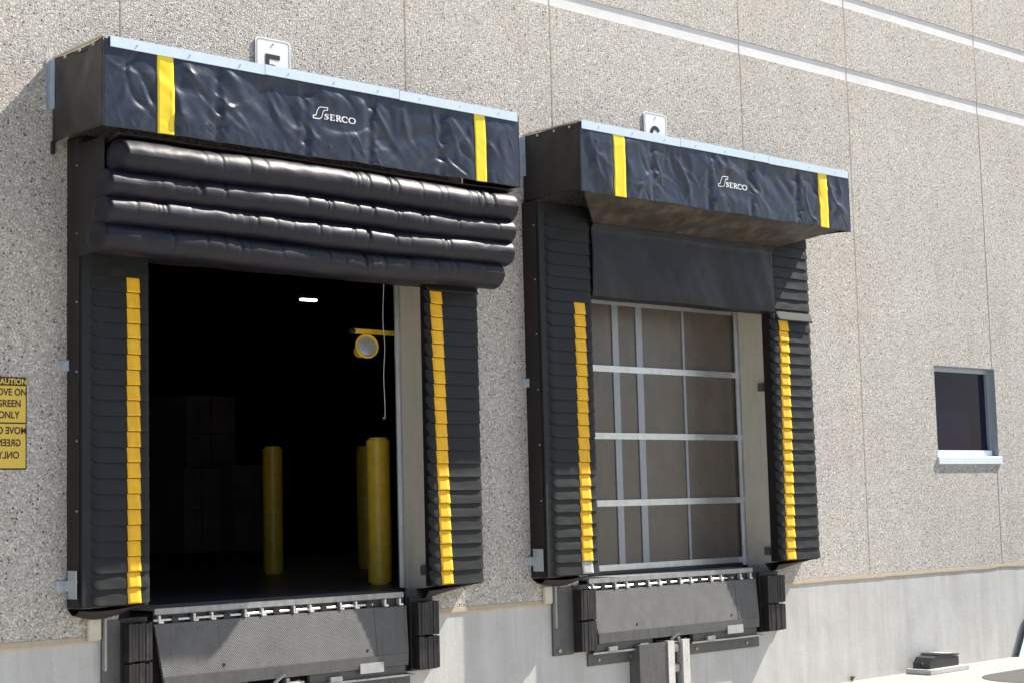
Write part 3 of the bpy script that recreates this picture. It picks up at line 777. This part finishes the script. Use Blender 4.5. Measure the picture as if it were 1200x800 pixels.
t = thing('caution_sign', 'yellow CAUTION move on green only sign left of the open dock', 'sign', (4.66, 0, .31))
sx0, sx1 = 4.560, 4.806
MB().box(sx0, sx1, -.006, -.001, .312, .902, .001).build('backing_plate', 'black', t)
MB().box(sx0+.007, sx1-.009, -.0085, -.0062, .613, .846).box(sx0+.007, sx1-.009, -.0085, -.0062, .322, .603).build('yellow_panel', 'signy', t)
cxs = (sx0+sx1)/2-.001
def put(txt, size, cz, mat, mirror=False, bold=.0016, name='lettering', cx=None, sx=1.0):
    bm = text_mesh(txt, size, bold=bold, depth=.0006, mirror=mirror)
    for v in bm.verts: v.co = Vector(((cxs if cx is None else cx)+v.co.x*sx, -.0092+v.co.z*.5, cz+v.co.y))
    mb = MB(); mb.add(bm); return mb.build(name, mat, t)
put('CAUTION', .050, .857, 'signy', cx=cxs+.015, sx=.95)
mb = MB(); a = sx0+.012
v3 = [(a, .856), (a+.030, .856), (a+.015, .888)]
mb.prism(v3, 'y', -.0095, -.0070).build('warning_triangle', 'signy', t)
for i, s in enumerate(('MOVE ON', 'GREEN', 'ONLY')):
    put(s, .062, .785-i*.073, 'black', sx=.86)
for i, s in enumerate(('MOVE ON', 'GREEN', 'ONLY')):
    put(s, .062, .540-i*.078, 'black', mirror=True, sx=.86)

# ================================================================ INSIDE THE OPEN DOCK
def bollard(x, y, ztop, label, r=.10):
    tag(MB().cyl((x, y, -.62), (x, y, ztop), r, seg=32, bev=.02).build('bollard', 'bollard', smooth=True), label, 'bollard', 'yellow bollards inside the open dock')
bollard(9.495, 4.16, .665, 'yellow bollard standing alone in the middle of the open doorway')
bollard(8.505, 1.12, .600, 'nearest and brightest yellow bollard by the beige jamb')
bollard(10.66, 4.13, .675, 'yellow bollard half hidden behind the nearest bollard')
# dock light on its arm
t = thing('dock_light', 'yellow loading lamp on a swing arm inside the open doorway', 'lamp', (8.2, .5, 1.3))
MB().box(7.80, 8.30, .49, .51, 1.385, 1.425, .004, ).build('arm', 'bollard', t)
MB().cyl((7.77, .5, 1.404), (7.81, .5, 1.404), .020, seg=12).build('arm_end', 'plastic', t)
MB().cyl((7.95, .5, 1.385), (7.95, .5, 1.345), .010, seg=8).build('hanger', 'bollard', t)
A = Vector((7.955, .60, 1.27)); dirn = Vector((-.30, -1.0, .16)).normalized()
bd = MB(); bd.cyl(A, A+dirn*.12, .055, .098, seg=28, bev=.006); bd.cyl(A-dirn*.06, A, .05, .055, seg=20, bev=.012)
bd.build('lamp_head', 'bollard', t, smooth=True)
MB().cyl(A+dirn*.1205, A+dirn*.128, .078, .070, seg=28).build('lens', 'lens', t, smooth=True)
mb = MB(); c0 = A+dirn*.127; aa = dirn.cross(Vector((0, 0, 1))).normalized(); bb = dirn.cross(aa)
mb.tube([c0+.09*(math.cos(k*math.pi/12)*aa+math.sin(k*math.pi/12)*bb) for k in range(25)], .009)
mb.build('rim', 'bollard', t, smooth=True)
# pull cord
P = []
for k in range(40):
    q = k/39; z = 2.2-1.48*q
    P.append((8.085+.025*math.sin(q*7.5+.6)*q - .045*q + .03*math.exp(-((q-.62)/.12)**2), .45, z))
P += [(P[-1][0]-.012, .45, .712), (P[-1][0]-.02, .45, .728)]
tag(MB().tube(P, .003, 6).build('pull_cord', 'white', smooth=True), 'thin white pull cord dangling in the open doorway', 'cord')
# roof lamp
t = thing('ceiling_lamp', 'small lit strip lamp hanging deep in the dark warehouse', 'lamp', (15.6, 12, 3.45))
MB().box(15.40, 15.74, 12.0, 12.12, 3.44, 3.50, .01).build('housing', 'steell', t)
MB().box(15.42, 15.72, 12.01, 12.11, 3.41, 3.44, .01).build('lit_tube', 'emit', t)
MB().cyl((15.58, 12.06, 3.5), (15.58, 12.06, 8.9), .01, seg=6).build('hanging_rod', 'dark', t)
# wrapped goods on pallets
def goods(x0, x1, y0, y1, z1, label):
    t = thing('pallet_load', label, 'pallet load', ((x0+x1)/2, (y0+y1)/2, -.62), 'wrapped pallet loads in the warehouse')
    mb = MB()
    for k in range(7): a = x0+(x1-x0)*k/7; mb.box(a, a+(x1-x0)/9, y0, y1, -.50, -.48)
    for k in range(3): a = x0+(x1-x0-.1)*k/2; mb.box(a, a+.1, y0, y1, -.62, -.50)
    mb.build('pallet', 'wood' if 0 else 'dark', t)
    nz = max(1, round((z1+.48)/.5)); hz = (z1+.48)/nz
    for i in range(nz):
        for j in range(2):
            MB().box(x0+(x1-x0)*j/2+.01, x0+(x1-x0)*(j+1)/2-.01, y0+.02, y1-.02, -.48+hz*i+.005, -.48+hz*(i+1)-.005, .008).build('carton', 'wrap', t)
goods(10.9, 11.45, 8.2, 9.3, .58, 'low wrapped pallet load in the shade, left of the taller one')
goods(11.5, 12.2, 8.0, 9.1, .62, 'low wrapped pallet load in front of the tall stack')
goods(11.6, 12.4, 9.3, 10.4, 1.6, 'tall wrapped pallet load deep in the dark warehouse')

# ================================================================ SMALL THINGS AT THE WALL FOOT
t = thing('rodent_bait_box', 'black plastic bait box on a grey paver at the wall foot', 'bait box', (14.55, -.17, GZ+.035))
bx, by, bz = 14.62, -.17, GZ+.052
MB().prism([(-.26+bx, bz), (.02+bx, bz), (.26+bx, bz), (.26+bx, bz+.085), (.235+bx, bz+.10), (-.10+bx, bz+.125), (-.20+bx, bz+.105), (-.26+bx, bz+.05)], 'y', by-.10, by+.10).build('box_body', 'plastic', t)
MB().prism([(.252+bx, bz+.103), (.265+bx, bz+.116), (-.09+bx, bz+.142), (-.12+bx, bz+.128)], 'y', by-.108, by+.108).build('lid', 'plastic', t)
MB().box(bx-.02, bx+.20, by-.07, by+.07, bz+.122, bz+.134, .0, Matrix.Rotation(math.radians(4.2), 3, 'Y')).build('label_sticker', 'white', t)
MB().cyl((bx-.262, by, bz+.035), (bx-.250, by, bz+.035), .024, seg=14).build('entry_hole', 'black', t)
tag(MB().box(14.28, 14.98, -.33, -.035, GZ, GZ+.05, .006).build('concrete_paver', 'conc'), 'grey concrete paver under the black bait box', 'paver')
t = thing('weed', 'tiny green weed sprouting where the wall meets the pavement', 'plant', (13.40, -.012, GZ))
mb = MB()
for k in range(16):
    a = random.uniform(0, math.pi); L = random.uniform(.02, .06); hh = random.uniform(.02, .07)
    d = Vector((math.cos(a)*L, -abs(math.sin(a))*L*.6, 0)); o_ = Vector((13.40, -.015, GZ)); n_ = Vector((-d.y, d.x, 0)).normalized()*.010
    v = [mb.bm.verts.new(p) for p in (o_, o_+d*.5+n_+Vector((0, 0, hh*.6)), o_+d+Vector((0, 0, hh)), o_+d*.5-n_+Vector((0, 0, hh*.6)))]
    mb.bm.faces.new(v)
mb.build('leaves', 'leaf', t)
MB().tube([(13.40, -.015, GZ-.01), (13.402, -.02, GZ+.05)], .004, 6).build('stem', 'leaf', t)
t = thing('leaning_sheet', 'pale sheet with dark edge leaning on the wall at the right edge', 'sheet', (16.6, -.1, GZ))
MB().prism([(16.40, GZ), (16.75, GZ+.55), (17.6, GZ+.55), (17.6, GZ)], 'y', -.05, -.03).build('panel', 'blue_white', t)
MB().tube([(16.39, -.045, GZ), (16.745, -.045, GZ+.55)], .009, 8).build('edge_bar', 'steel', t)
